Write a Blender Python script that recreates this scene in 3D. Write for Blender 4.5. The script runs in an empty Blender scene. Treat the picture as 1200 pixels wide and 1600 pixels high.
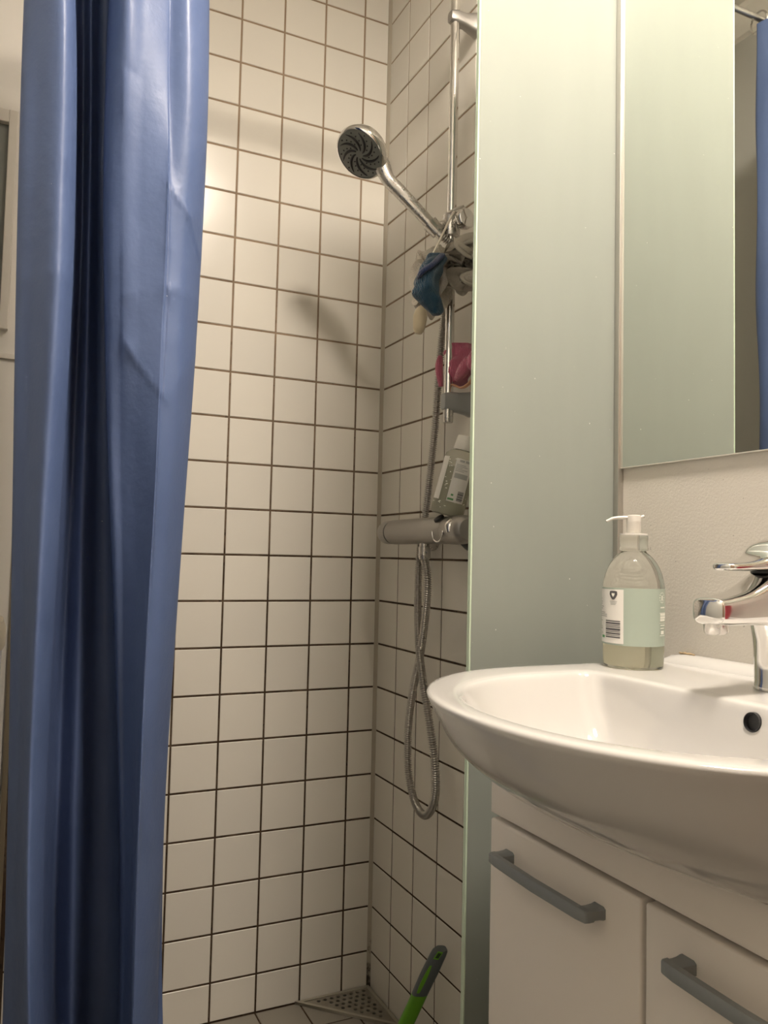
import bpy, bmesh, math, random
import numpy as np
from mathutils import Vector, Matrix
random.seed(7)
SC = bpy.context.scene
COL = SC.collection
PI = math.pi

# ------------------------------------------------------------------ camera
# lengths are thought of in wall tiles (10 cm): corner of the shower at x=y=0,
# shower wall in the plane x=0, tiled far wall in the plane y=0, floor at z=0 (metres)
ZF = 9.81                                   # floor level below the tile row counted as zero
def W(x, y, z): return Vector((x*.1, y*.1, (z+ZF)*.1))
F_PX = 1256.85
def _rot(r):
    r = np.array(r, float); th = np.linalg.norm(r); k = r/th
    K = np.array([[0, -k[2], k[1]], [k[2], 0, -k[0]], [-k[1], k[0], 0]])
    return np.eye(3)+math.sin(th)*K+(1-math.cos(th))*K@K
CM = np.array([[1, 0, 0], [0, 0, -1], [0, 1, 0]], float) @ _rot((-.0488, .0344, .4429))
CC = np.array((-8.0423, -17.2091, .0472))
def at(px, py, ax, val):                    # sight line through a photo point, met with a real plane (tiles)
    d = CM.T @ np.array([(px-600)/F_PX, (py-800)/F_PX, 1.]); t = (val-CC[ax])/d[ax]
    return CC+t*d
def atw(px, py, ax, val): return W(*at(px, py, ax, val))
cam = bpy.data.cameras.new('camera'); camo = bpy.data.objects.new('camera', cam); COL.objects.link(camo)
cam.sensor_fit = 'VERTICAL'; cam.sensor_height = 36; cam.lens = 36*F_PX/1600; cam.clip_start = .01
m = Matrix(((CM[0][0], -CM[1][0], -CM[2][0]), (CM[0][1], -CM[1][1], -CM[2][1]), (CM[0][2], -CM[1][2], -CM[2][2]))).to_4x4()
m.translation = W(*CC); camo.matrix_world = m; SC.camera = camo

# ------------------------------------------------------------------ world, light, exposure
wd = bpy.data.worlds.new('world'); SC.world = wd; wd.use_nodes = True
wd.node_tree.nodes['Background'].inputs[0].default_value = (.8, .85, 1, 1)
wd.node_tree.nodes['Background'].inputs[1].default_value = .02
SC.view_settings.view_transform = 'Standard'; SC.view_settings.look = 'None'
SC.view_settings.exposure = 0.28; SC.view_settings.gamma = 1; SC.view_settings.use_curve_mapping = False
WARM = (1, .88, .75)
CEIL_W, MIRR_W = 60.0, .75
CEIL_AT = (-3.05, -13.6)
# ------------------------------------------------------------------ helpers
def link(o, parent=None):
    COL.objects.link(o)
    if parent: o.parent = parent
    return o
def mesh_obj(name, bm, mats, parent=None, smooth=None):
    me = bpy.data.meshes.new(name)
    if smooth is not None: 
        for f in bm.faces: f.smooth = smooth
    bm.normal_update(); bm.to_mesh(me); bm.free()
    for mt in (mats if isinstance(mats, (list, tuple)) else [mats]): me.materials.append(mt)
    o = bpy.data.objects.new(name, me)
    return link(o, parent)
def sharp(o, deg=35):
    me = o.data
    for p in me.polygons: p.use_smooth = True
    me.set_sharp_from_angle(angle=math.radians(deg))
    return o
def tag(o, label=None, cat=None, group=None, kind=None):
    if label: o['label'] = label
    if cat: o['category'] = cat
    if group: o['group'] = group
    if kind: o['kind'] = kind
    return o
def empty(name, loc=(0, 0, 0)):
    o = bpy.data.objects.new(name, None); o.empty_display_size = .02; COL.objects.link(o); o.location = loc
    return o
def part(name, bm, mats, root, smooth=None, deg=None):
    """bm is in world coordinates; the part is parented to root keeping its place"""
    base = Vector(root.location)
    if root.parent: base = base+Vector(root.parent.location)
    bmesh.ops.translate(bm, verts=bm.verts, vec=-base)
    o = mesh_obj(name, bm, mats, root, smooth)
    if deg: sharp(o, deg)
    return o
def box(bm, lo, hi, bev=0, seg=2, mi=0):
    lo = Vector(lo); hi = Vector(hi)
    r = bmesh.ops.create_cube(bm, size=1)
    vs = r['verts']
    for v in vs: v.co = Vector(((lo[i]+hi[i])/2+v.co[i]*(hi[i]-lo[i]) for i in range(3)))
    fs = set(f for v in vs for f in v.link_faces)
    for f in fs: f.material_index = mi
    if bev:
        es = list(set(e for v in vs for e in v.link_edges))
        bmesh.ops.bevel(bm, geom=es, offset=bev, segments=seg, profile=.5, affect='EDGES')
    return bm
def wbox(bm, a, b, bev=0, seg=2, mi=0):      # corners in tiles
    a = W(*a); b = W(*b)
    return box(bm, [min(a[i], b[i]) for i in range(3)], [max(a[i], b[i]) for i in range(3)], bev, seg, mi)
def loft(bm, rings, cap0=True, cap1=True, closed=True, mi=0):
    vs = [[bm.verts.new(p) for p in r] for r in rings]
    n = len(vs[0])
    for a, b in zip(vs, vs[1:]):
        for i in range(n if closed else n-1):
            j = (i+1) % n
            f = bm.faces.new((a[i], a[j], b[j], b[i])); f.material_index = mi
    if cap0: bm.faces.new(vs[0][::-1]).material_index = mi
    if cap1: bm.faces.new(vs[-1]).material_index = mi
    return vs
def frame_of(d):
    d = Vector(d).normalized(); u = Vector((0, 0, 1)) if abs(d.z) < .9 else Vector((1, 0, 0))
    a = u.cross(d).normalized(); b = d.cross(a)
    return a, b, d
def catmull(pts, n):
    pts = [np.array(p, float) for p in pts]
    P = [2*pts[0]-pts[1]]+pts+[2*pts[-1]-pts[-2]]
    out = []
    segs = len(pts)-1
    for q in range(n):
        u = q/(n-1)*segs; i = min(int(u), segs-1); t = u-i
        p0, p1, p2, p3 = P[i:i+4]
        out.append(.5*((2*p1)+(-p0+p2)*t+(2*p0-5*p1+4*p2-p3)*t*t+(-p0+3*p1-3*p2+p3)*t**3))
    return out
def tube(bm, pts, rad, n=12, caps=True, mi=0, flat=None):
    """rad: number or function of 0..1; flat=(sa,sb) squashes the section"""
    pts = [Vector(p) for p in pts]
    N = len(pts); rings = []; a = None
    for i, p in enumerate(pts):
        d = (pts[min(i+1, N-1)]-pts[max(i-1, 0)]).normalized()
        if a is None: a, b, _ = frame_of(d)
        else:
            a = (a-d*a.dot(d)).normalized(); b = d.cross(a)
        r = rad(i/(N-1)) if callable(rad) else rad
        sa, sb = flat or (1, 1)
        rings.append([p+a*(math.cos(2*PI*k/n)*r*sa)+b*(math.sin(2*PI*k/n)*r*sb) for k in range(n)])
    return loft(bm, rings, caps, caps, mi=mi)
def lathe(bm, prof, mat=Matrix(), n=32, mi=0):
    """prof = (radius, height) from one end to the other, about local z"""
    rings = [[mat @ Vector((r*math.cos(2*PI*k/n), r*math.sin(2*PI*k/n), z)) for k in range(n)] for r, z in prof]
    return loft(bm, rings, prof[0][0] > 1e-6, prof[-1][0] > 1e-6, mi=mi)
def mat_at(loc, d=(0, 0, 1)):
    a, b, d = frame_of(d)
    return Matrix(((a.x, b.x, d.x, loc[0]), (a.y, b.y, d.y, loc[1]), (a.z, b.z, d.z, loc[2]), (0, 0, 0, 1)))

# ------------------------------------------------------------------ materials
def mat(name, col, rough=.5, metal=0, spec=.5, coat=0, trans=0, ior=1.45, alpha=1, sheen=0, sss=0):
    mt = bpy.data.materials.new(name); mt.use_nodes = True
    b = mt.node_tree.nodes['Principled BSDF']
    b.inputs['Base Color'].default_value = (*col, 1); b.inputs['Roughness'].default_value = rough
    b.inputs['Metallic'].default_value = metal; b.inputs['Specular IOR Level'].default_value = spec
    b.inputs['Coat Weight'].default_value = coat; b.inputs['Transmission Weight'].default_value = trans
    b.inputs['IOR'].default_value = ior; b.inputs['Alpha'].default_value = alpha
    b.inputs['Sheen Weight'].default_value = sheen
    return mt
def nodes(mt): return mt.node_tree.nodes, mt.node_tree.links, mt.node_tree.nodes['Principled BSDF']
def noise(mt, scale, detail=3, rough=.5, coord='Object'):
    nd, ln, b = nodes(mt)
    t = nd.new('ShaderNodeTexCoord'); n = nd.new('ShaderNodeTexNoise')
    n.inputs['Scale'].default_value = scale; n.inputs['Detail'].default_value = detail; n.inputs['Roughness'].default_value = rough
    ln.new(t.outputs[coord], n.inputs['Vector']); return n
def bump(mt, tex, strength, dist):
    nd, ln, b = nodes(mt)
    bp = nd.new('ShaderNodeBump'); bp.inputs['Strength'].default_value = strength; bp.inputs['Distance'].default_value = dist
    ln.new(tex, bp.inputs['Height']); ln.new(bp.outputs[0], b.inputs['Normal']); return bp
def ramp(mt, fac, stops):
    nd, ln, b = nodes(mt)
    r = nd.new('ShaderNodeValToRGB'); cr = r.color_ramp
    while len(cr.elements) < len(stops): cr.elements.new(.5)
    for e, (p, c) in zip(cr.elements, stops): e.position = p; e.color = (*c, 1)
    ln.new(fac, r.inputs[0]); return r
def mixc(mt, fac, a, b_, blend='MIX'):
    nd, ln, b = nodes(mt)
    x = nd.new('ShaderNodeMix'); x.data_type = 'RGBA'; x.blend_type = blend
    for s, v in ((0, fac), (6, a), (7, b_)):
        if hasattr(v, 'is_output'): ln.new(v, x.inputs[s])
        elif isinstance(v, (int, float)): x.inputs[s].default_value = v
        else: x.inputs[s].default_value = (*v, 1)
    return x.outputs[2]
def math_(mt, op, a, b_=0.0, clamp=False):
    nd, ln, b = nodes(mt); x = nd.new('ShaderNodeMath'); x.operation = op; x.use_clamp = clamp
    for s, v in ((0, a), (1, b_)):
        if hasattr(v, 'is_output'): ln.new(v, x.inputs[s])
        else: x.inputs[s].default_value = v
    return x.outputs[0]

def m_tile():
    mt = mat('glazed_tile', (.74, .72, .66), .22, spec=.45)
    nd, ln, b = nodes(mt)
    oi = nd.new('ShaderNodeObjectInfo')
    n = noise(mt, 9, 2)
    c = mixc(mt, oi.outputs['Random'], (.755, .725, .655), (.70, .675, .615))
    c2 = mixc(mt, math_(mt, 'MULTIPLY', n.outputs[0], .18), c, (.62, .57, .49))
    ln.new(c2, b.inputs['Base Color'])
    n2 = noise(mt, 14, 2); bump(mt, n2.outputs[0], .12, .004)
    return mt
def m_grout():
    mt = mat('grout', (.3, .24, .18), .9, spec=.1)
    nd, ln, b = nodes(mt)
    g = nd.new('ShaderNodeNewGeometry'); s = nd.new('ShaderNodeSeparateXYZ'); ln.new(g.outputs['Position'], s.inputs[0])
    n = noise(mt, 11, 4, .65); n2 = noise(mt, 60, 3, .6)
    # mould has crept up the joints from the wet end: darker low on the wall, cleaner near the ceiling
    h = nd.new('ShaderNodeMapRange'); h.inputs['From Min'].default_value = 1.75; h.inputs['From Max'].default_value = .85
    ln.new(s.outputs['Z'], h.inputs['Value'])
    k = math_(mt, 'ADD', h.outputs[0], math_(mt, 'MULTIPLY', math_(mt, 'SUBTRACT', n.outputs[0], .5), 1.6), True)
    c = mixc(mt, k, (.31, .23, .16), (.06, .04, .026))
    c2 = mixc(mt, math_(mt, 'GREATER_THAN', n2.outputs[0], .62), c, (.035, .024, .018))
    ln.new(mixc(mt, h.outputs[0], c, c2), b.inputs['Base Color'])
    return mt
TILE, GROUT = m_tile(), m_grout()
def m_paint(name, c, scale, st, spots=False):
    mt = mat(name, c, .75, spec=.25); nd, ln, b = nodes(mt)
    n = noise(mt, scale, 5, .6); bump(mt, n.outputs[0], st, .004)
    if spots:
        n3 = noise(mt, 5, 2); n2 = noise(mt, 130, 2)
        cc = mixc(mt, math_(mt, 'MULTIPLY', n3.outputs[0], .35), c, tuple(q*.8 for q in c))
        ln.new(mixc(mt, math_(mt, 'GREATER_THAN', n2.outputs[0], .75), cc, tuple(q*.55 for q in c)), b.inputs['Base Color'])
    return mt
PAINT = m_paint('textured_wall', (.58, .55, .50), 300, .16, True)
PAINTL = m_paint('plain_wall', (.76, .73, .68), 60, .1)
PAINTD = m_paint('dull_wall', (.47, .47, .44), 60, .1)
CEIL = m_paint('ceiling_paint', (.78, .76, .71), 80, .1)
DOOR = mat('varnished_wood', (.26, .17, .11), .4)
FTILE = mat('floor_tile_glaze', (.24, .22, .185), .4, spec=.3)
SIL = mat('silicone', (.40, .36, .29), .5)
nd, ln, b = nodes(SIL); g = nd.new('ShaderNodeNewGeometry'); sp_ = nd.new('ShaderNodeSeparateXYZ'); ln.new(g.outputs['Position'], sp_.inputs[0])
n = noise(SIL, 22, 4, .65); hh = nd.new('ShaderNodeMapRange'); hh.inputs['From Min'].default_value = .17; hh.inputs['From Max'].default_value = 0
ln.new(sp_.outputs['Z'], hh.inputs['Value'])
k = math_(SIL, 'MULTIPLY', math_(SIL, 'SUBTRACT', math_(SIL, 'ADD', n.outputs[0], math_(SIL, 'MULTIPLY', hh.outputs[0], .45)), .72), 6.0, True)
ln.new(mixc(SIL, k, (.40, .36, .29), (.03, .022, .015)), b.inputs['Base Color'])
CHROME = mat('chrome', (.78, .77, .75), .09, 1)
SCALED = mat('limescaled_chrome', (.40, .385, .36), .42, .85)
CHROMED = mat('worn_chrome', (.60, .58, .55), .24, 1)
nd, ln, b = nodes(CHROMED); n = noise(CHROMED, 45, 4, .6)
ln.new(ramp(CHROMED, n.outputs[0], [(.35, (.17, .17, .17)), (.75, (.5, .5, .5))]).outputs[0], b.inputs['Roughness'])
ALU = mat('aluminium', (.55, .53, .50), .38, 1)
BLACK = mat('black_plastic', (.02, .02, .022), .4)
DARKG = mat('dark_grey_plastic', (.075, .08, .078), .45)
CERAM = mat('ceramic', (.50, .49, .475), .07, spec=.5, coat=.3)
VAN = mat('vanity_foil', (.82, .765, .70), .38, spec=.4)
HAND = mat('grey_handle_plastic', (.235, .255, .26), .38)
def m_frost():
    mt = bpy.data.materials.new('frosted_glass'); mt.use_nodes = True
    nd, ln = mt.node_tree.nodes, mt.node_tree.links
    pb = nd['Principled BSDF']; out = nd['Material Output']
    pb.inputs['Roughness'].default_value = .5; pb.inputs['Specular IOR Level'].default_value = .3
    n = noise(mt, 6, 4, .6); n2 = noise(mt, 190, 1, .4)
    t = nd.new('ShaderNodeMapping'); tc = nd.new('ShaderNodeTexCoord'); ln.new(tc.outputs['Object'], t.inputs[0]); t.inputs['Scale'].default_value = (1, 1, .22)
    ln.new(t.outputs[0], n.inputs['Vector'])
    c = mixc(mt, n.outputs[0], (.355, .385, .35), (.44, .475, .435))
    c = mixc(mt, math_(mt, 'GREATER_THAN', n2.outputs[0], .80), c, (.85, .86, .80))
    ln.new(c, pb.inputs['Base Color'])
    tr = nd.new('ShaderNodeBsdfTranslucent'); ln.new(c, tr.inputs[0])
    mx = nd.new('ShaderNodeMixShader'); mx.inputs[0].default_value = .38
    ln.new(pb.outputs[0], mx.inputs[1]); ln.new(tr.outputs[0], mx.inputs[2]); ln.new(mx.outputs[0], out.inputs[0])
    return mt
FROST = m_frost()
GEDGE = mat('glass_edge', (.56, .68, .53), .25, spec=.6)
MIRROR = mat('mirror_silver', (.80, .82, .78), .012, 1)
def m_curtain():
    mt = mat('curtain_cloth', (.05, .085, .19), .42, spec=.5)
    nd, ln, b = nodes(mt)
    n = noise(mt, 7, 5, .6); n2 = noise(mt, 140, 2, .5)
    c = mixc(mt, n.outputs[0], (.064, .100, .215), (.092, .134, .268))
    c = mixc(mt, math_(mt, 'GREATER_THAN', n2.outputs[0], .815), c, (.55, .58, .65))
    ln.new(c, b.inputs['Base Color'])
    ln.new(ramp(mt, n.outputs[0], [(.3, (.40, .40, .40)), (.7, (.55, .55, .55))]).outputs[0], b.inputs['Roughness'])
    n3 = noise(mt, 26, 4, .55); bump(mt, n3.outputs[0], .25, .006)
    return mt
CURT = m_curtain()

# ------------------------------------------------------------------ the room
XL, YF, ZC = -9.2, -21.0, 14.45              # left wall, wall behind the camera, ceiling (tiles)
def struct(name, boxes, mt, bev=0):
    bm = bmesh.new()
    for a, b_ in boxes: wbox(bm, a, b_, bev)
    return tag(mesh_obj(name, bm, mt), kind='structure')
GAP = .04; G = .012
TCACHE = {}
def tile_mesh(w, h, mt, thick=.006, cham=.0011):
    key = (round(w, 4), round(h, 4), mt.name)
    if key in TCACHE: return TCACHE[key]
    bm = bmesh.new(); r = []
    for ins, y in ((0, thick), (0, cham), (cham, 0)):
        a, b_ = w/2-ins, h/2-ins
        r.append([bm.verts.new((sx*a, y, sz*b_)) for sx, sz in ((-1, -1), (1, -1), (1, 1), (-1, 1))])
    for p, q in zip(r, r[1:]):
        for i in range(4): bm.faces.new((p[i], p[(i+1) % 4], q[(i+1) % 4], q[i]))
    bm.faces.new(r[-1]); bm.faces.new(r[0][::-1])
    bm.normal_update()
    me = bpy.data.meshes.new('tile'); bm.to_mesh(me); bm.free(); me.materials.append(mt)
    TCACHE[key] = me
    return me
def put_tile(parent, c, w, h, rot, mt=None):
    o = bpy.data.objects.new('tile', tile_mesh(w, h, mt or TILE)); COL.objects.link(o); o.parent = parent
    o.location = c
    e = .0022
    o.rotation_euler = (rot[0]+random.uniform(-e, e), rot[1]+random.uniform(-e, e), rot[2]+random.uniform(-e, e))
g2 = GAP/2
rows = [-ZF]+list(range(-9, 15))+[ZC]
wall_back = struct('wall_back', [((0, G, -ZF), (-7.74, 1, ZC))], GROUT)
wall_back_left = struct('wall_back_left', [((-7.74, .02, -ZF), (XL, 1, ZC))], PAINTL)
cols = [0]+[-(.682+c) for c in range(8)]
for x1, x0 in zip(cols, cols[1:]):
    for z0, z1 in zip(rows, rows[1:]):
        a, b_ = x0+g2, x1-(g2 if x1 < 0 else .045)
        put_tile(wall_back, W((a+b_)/2, 0, (z0+z1)/2), (b_-a)*.1, (z1-z0-GAP)*.1, (0, 0, 0))
wall_shower = struct('wall_right', [((G, 0, -ZF), (1, -8.13, ZC))], GROUT)
cols = [0]+[-(1.022+c) for c in range(8)]+[-8.13]
for y1, y0 in zip(cols, cols[1:]):
    for z0, z1 in zip(rows, rows[1:]):
        a, b_ = y0+.018, y1-(.018 if y1 < 0 else .05)
        if b_-a < .05: continue
        put_tile(wall_shower, W(0, (a+b_)/2, (z0+z1)/2), (b_-a)*.1, (z1-z0-GAP)*.1, (0, 0, -PI/2))
struct('wall_right_basin', [((.0, -8.13, -ZF), (1, YF, ZC))], PAINT)
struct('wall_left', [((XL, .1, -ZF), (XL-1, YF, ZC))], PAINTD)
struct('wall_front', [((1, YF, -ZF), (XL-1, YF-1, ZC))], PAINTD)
d1 = struct('door_1', [((-1.2, YF+.05, -ZF), (-8.8, YF-.2, 10.6))], DOOR, .002)
struct('ceiling', [((1, 1, ZC), (XL-1, YF-1, ZC+1))], CEIL)
floor = struct('floor', [((1, 1, -ZF-.012), (XL-1, YF-1, -ZF-1))], GROUT)
ys = [0]+[-(.98+c) for c in range(20)]; xs = [0]+[-(.69+c) for c in range(9)]
for y1, y0 in zip(ys, ys[1:]):
    for x1, x0 in zip(xs, xs[1:]):
        put_tile(floor, W((x0+x1)/2, (y0+y1)/2, -ZF), (x1-x0-.035)*.1, (y1-y0-.035)*.1, (-PI/2, 0, 0), FTILE)
# corner silicone, floor silicone, end profile of the tiling, cove under the ceiling
bm = bmesh.new()
sec = [(.02, .02), (-.075, .005), (-.055, -.022), (-.022, -.055), (.005, -.075)]
loft(bm, [[W(x, y, z) for x, y in sec] for z in (-ZF, ZC)])
tag(mesh_obj('trim_1', bm, SIL), kind='structure')
bm = bmesh.new(); wbox(bm, (-7.74, .0, -ZF), (-7.84, -.07, ZC), .002)
tag(mesh_obj('trim_2', bm, mat('brass_profile', (.42, .36, .26), .4, .8)), kind='structure')
bm = bmesh.new()
sec = [(XL, ZC), (XL+.55, ZC), (XL+.5, ZC-.12), (XL+.12, ZC-.5), (XL, ZC-.55)]
loft(bm, [[W(x, y, z) for x, z in sec] for y in (0, YF)])
tag(mesh_obj('trim_3', bm, CEIL), kind='structure')

# lamps of the room: a flush dome on the ceiling and a tube light over the mirror
GLOW = mat('opal_glass', (.9, .9, .88), .4)
nd, ln, b = nodes(GLOW); b.inputs['Emission Color'].default_value = (*WARM, 1); b.inputs['Emission Strength'].default_value = CEIL_W/(PI*.105)
lamp = empty('ceiling_lamp', W(*CEIL_AT, ZC))
bm = bmesh.new(); lathe(bm, [(.0, 0), (.15, 0), (.15, -.066), (.145, -.07), (.137, -.066), (.135, -.03), (0, -.03)], mat_at(W(*CEIL_AT, ZC)), 40)
part('base', bm, ALU, lamp, deg=40)
bm = bmesh.new(); lathe(bm, [(.130, -.03), (.131, -.06), (.122, -.078), (.10, -.086), (.05, -.09), (0, -.09)], mat_at(W(*CEIL_AT, ZC)), 40)
part('shade', bm, GLOW, lamp, True)
tag(lamp, 'round opal flush lamp on the ceiling', 'lamp')
ml = empty('mirror_lamp', W(0, -11.3, 10.7))
bm = bmesh.new(); wbox(bm, (-.01, -9.4, 10.45), (-.42, -13.2, 10.95), .004)
part('housing', bm, ALU, ml, deg=40)
TUBE = mat('tube_glow', (.9, .9, .88), .4)
nd, ln, b = nodes(TUBE); b.inputs['Emission Color'].default_value = (*WARM, 1); b.inputs['Emission Strength'].default_value = MIRR_W/(PI*PI*.034*.36)
bm = bmesh.new(); tube(bm, [W(-.62, -9.5+(-3.6)*i/10, 10.7) for i in range(11)], .017, 16)
part('tube', bm, TUBE, ml, True, 50)
tag(ml, 'tube lamp fixed over the mirror', 'lamp')

# ------------------------------------------------------------------ frosted shower screen and mirror
PX = -2.475
sc_ = empty('shower_screen', W(-1.2, -8.15, -ZF))
bm = bmesh.new(); wbox(bm, (-.06, -8.15, -ZF+.06), (PX+.02, -8.085, 11.3))
part('pane', bm, FROST, sc_)
bm = bmesh.new(); wbox(bm, (PX+.02, -8.152, -ZF+.06), (PX-.005, -8.083, 11.3), .0006)
o = part('edge', bm, GEDGE, sc_); o['label'] = 'pale green polished edge of the glass'
bm = bmesh.new(); wbox(bm, (-.001, -8.155, -ZF+.02), (-.10, -8.26, 11.33), .0012)
part('wall_profile', bm, ALU, sc_, deg=40)
bm = bmesh.new(); wbox(bm, (-.001, -8.155, -ZF+.02), (-.09, -8.12, 11.33), .0005)  # dark strip where the pane meets the wall
part('dark_strip', bm, DARKG, sc_)
tag(sc_, 'narrow frosted glass screen standing between shower and basin', 'glass screen')
mr = empty('mirror', W(0, -11.5, 1.38))
bm = bmesh.new(); wbox(bm, (-.0562, -8.185, 1.392), (-.0555, -15, 9.6)); part('silvering', bm, MIRROR, mr)
bm = bmesh.new(); wbox(bm, (-.002, -8.18, 1.38), (-.055, -15.005, 9.61), .0004)
part('backing', bm, mat('mirror_edge', (.78, .76, .70), .3), mr)
tag(mr, 'frameless wall mirror above the basin', 'mirror')

# ------------------------------------------------------------------ shower curtain
VV = (0, 400, 800, 1200, 1600)
CT = [  # fold lines: photo columns at five heights, then distance from the far wall high / middle / low
    ((66, 56, 50, 44, 40), (-5.2, -5.2, -5.2)),
    ((44, 36, 30, 22, 16), (-5.45, -5.45, -5.5)),
    ((38, 25, 21, 12, 4), (-5.85, -5.82, -5.75)),
    ((58, 50, 40, 28, 22), (-6.15, -6.05, -6.0)),
    ((98, 92, 66, 50, 45), (-6.42, -6.5, -6.58)),
    ((117, 116, 92, 74, 67), (-6.1, -6.05, -5.95)),
    ((113, 112, 92, 76, 70), (-5.6, -5.6, -5.6)),
    ((127, 126, 106, 92, 84), (-4.95, -4.95, -4.95)),
    ((143, 140, 130, 120, 112), (-5.15, -5.2, -5.35)),
    ((157, 154, 154, 148, 140), (-4.8, -4.8, -4.8)),
    ((178, 172, 180, 184, 184), (-4.95, -4.95, -4.95)),
    ((171, 161, 173, 184, 186), (-5.8, -5.85, -5.7)),
    ((194, 190, 190, 196, 194), (-6.36, -6.02, -5.95)),
    ((226, 222, 212, 209, 201), (-6.30, -6.25, -6.24)),
    ((259, 254, 233, 218, 204), (-6.20, -6.49, -6.53)),
    ((264, 259, 238, 222, 207), (-6.19, -6.53, -6.59)),
    ((269, 264, 243, 226, 211), (-6.19, -6.485, -6.53)),
    ((297, 290, 266, 243, 229), (-6.27, -6.3, -6.27)),
    ((324, 311, 287, 258, 244), (-6.0, -5.92, -5.92)),
    ((327, 312, 288, 259, 247), (-5.7, -5.7, -5.7)),
    ((318, 302, 278, 257, 255), (-5.62, -5.62, -5.6)),
]
def build_curtain():
    nz, ns = 330, 250
    Z = np.linspace(11.2, -9.3, nz)
    fold = []
    for cols_, dep in CT:
        X, Y, Zs = [], [], []
        for v, px in zip(VV, cols_):
            y = np.interp(v, (0, 800, 1600), dep)-.25; p = at(px, v, 1, y); X.append(p[0]); Y.append(p[1]); Zs.append(p[2])
        zz = np.clip(Z, -6.3, 8.2)
        o_ = np.argsort(Zs); zs = np.array(Zs)[o_]; xs_ = np.array(X)[o_]; yy = np.array(Y)[o_]
        cx = np.polyfit(zs, xs_, 3); cy = np.polyfit(zs, yy, 2)
        fold.append(np.stack([np.polyval(cx, zz), np.polyval(cy, zz), Z], 1))
    fold = np.array(fold)                                  # fold, z, xyz
    grid = np.zeros((nz, ns, 3))
    for j in range(nz):
        grid[j] = np.array(catmull(fold[:, j], ns))
        grid[j, :, 2] = Z[j]
    # soft cloth wander
    ph = np.linspace(0, 1, ns)
    for j in range(nz):
        grid[j, :, 1] += .03*np.sin(ph*31+Z[j]*.9)*np.sin(Z[j]*.7+1)+.02*np.sin(ph*17-Z[j]*1.7)
    # packing creases: ridges along straight lines across the cloth, in (x, z) of the hanging cloth
    def w2(px, py): p = at(px, py, 1, -6.5); return np.array((p[0], p[2]))
    cre = [((160, 466), (212, 463), .05, 0), ((260, 457), (310, 467), .06, 0), ((262, 300), (292, 338), .10, 0), ((292, 338), (313, 384), .10, 0),
           ((163, 482), (200, 548), .08, 0), ((200, 548), (246, 622), .08, 0), ((262, 305), (258, 460), .07, 0), ((262, 460), (250, 622), .07, 0),
           ((213, 366), (166, 430), .05, 0), ((308, 545), (275, 592), .06, 0), ((22, 428), (114, 442), .05, 1), ((172, 92), (200, 118), -.06, 0),
           ((182, 105), (190, 170), .05, 0), ((106, 285), (117, 330), -.06, 1)]
    X_, Z_ = grid[:, :, 0], grid[:, :, 2]
    S = np.broadcast_to(ph, X_.shape)
    for a, b_, amp, side in cre:
        a, b_ = w2(*a), w2(*b_)
        d = b_-a; L = np.hypot(*d)
        t = np.clip(((X_-a[0])*d[0]+(Z_-a[1])*d[1])/L**2, 0, 1)
        dist = np.hypot(X_-a[0]-t*d[0], Z_-a[1]-t*d[1])
        s0, s1 = (.12, .34) if side else (.6, .95)
        msk = ((S > s0) & (S < s1)).astype(float)
        sd = (d[0]*(Z_-a[1])-d[1]*(X_-a[0]))/L
        one = np.where(sd > 0, 1.0, .45)
        grid[:, :, 1] -= msk*amp*.42*one*np.exp(-dist/.11)
    bm = bmesh.new()
    vs = [[bm.verts.new(W(*grid[j, i])) for i in range(ns)] for j in range(nz)]
    for j in range(nz-1):
        for i in range(ns-1): bm.faces.new((vs[j][i], vs[j+1][i], vs[j+1][i+1], vs[j][i+1]))
    return bm, grid
cur = empty('shower_curtain', W(-7, -5.9, -11.3))
bm, cg = build_curtain()
part('cloth', bm, CURT, cur, True)
for i in range(8):
    bm = bmesh.new(); x = -8.15+i*.34
    tube(bm, [W(x, -5.9+.2*math.cos(2*PI*k/20), 11.27+.22*math.sin(2*PI*k/20)) for k in range(21)], .002, 8, False)
    part('ring', bm, CHROMED, cur, True)
tag(cur, 'blue water-repellent shower curtain pushed to one side in deep folds', 'curtain')
bm = bmesh.new(); tube(bm, [W(XL+.02, -5.9, 11.35), W(-.02, -5.9, 11.35)], .006, 20)
lathe(bm, [(.03, 0), (.03, .008), (.0, .008)], mat_at(W(XL, -5.9, 11.35), (1, 0, 0)), 24)
lathe(bm, [(.03, 0), (.03, .008), (.0, .008)], mat_at(W(0, -5.9, 11.35), (-1, 0, 0)), 24)
tag(sharp(mesh_obj('curtain_rod', bm, ALU), 40), 'straight metal rod carrying the blue shower curtain', 'rod')

# ------------------------------------------------------------------ slide rail with brackets and slider
rail = empty('slide_rail', W(-.5, -4.03, 2.6))
bm = bmesh.new(); tube(bm, [W(-.5, -4.03, 2.95), W(-.5, -4.03, 11.4)], .0088, 24)
part('pole', bm, CHROME, rail, deg=40)
bm = bmesh.new()
lathe(bm, [(0, 0), (.0088, 0), (.0098, .003), (.0098, .03), (.0092, .034), (0, .034)], mat_at(W(-.5, -4.03, 2.6)), 24)
part('end_cap', bm, CHROMED, rail, deg=40)
for zc, h0, h1, mt in ((10.55, .13, .2, SCALED), (3.0, .19, .22, mat('clouded_grey_plastic', (.33, .34, .34), .3, .2))):
    bm = bmesh.new()
    rings = []
    for x, h, w in ((-.62, h0*.8, .09), (-.5, h0, .125), (-.3, h0, .11), (-.1, h1, .13), (0, h1+.03, .16)):
        rings.append([W(x, -4.03+w*c, zc+h*s) for c, s in [(math.copysign(abs(math.cos(t))**.5, math.cos(t)), math.copysign(abs(math.sin(t))**.5, math.sin(t))) for t in [2*PI*k/20 for k in range(20)]]])
    loft(bm, rings); part('wall_bracket', bm, mt, rail, deg=40)
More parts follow.
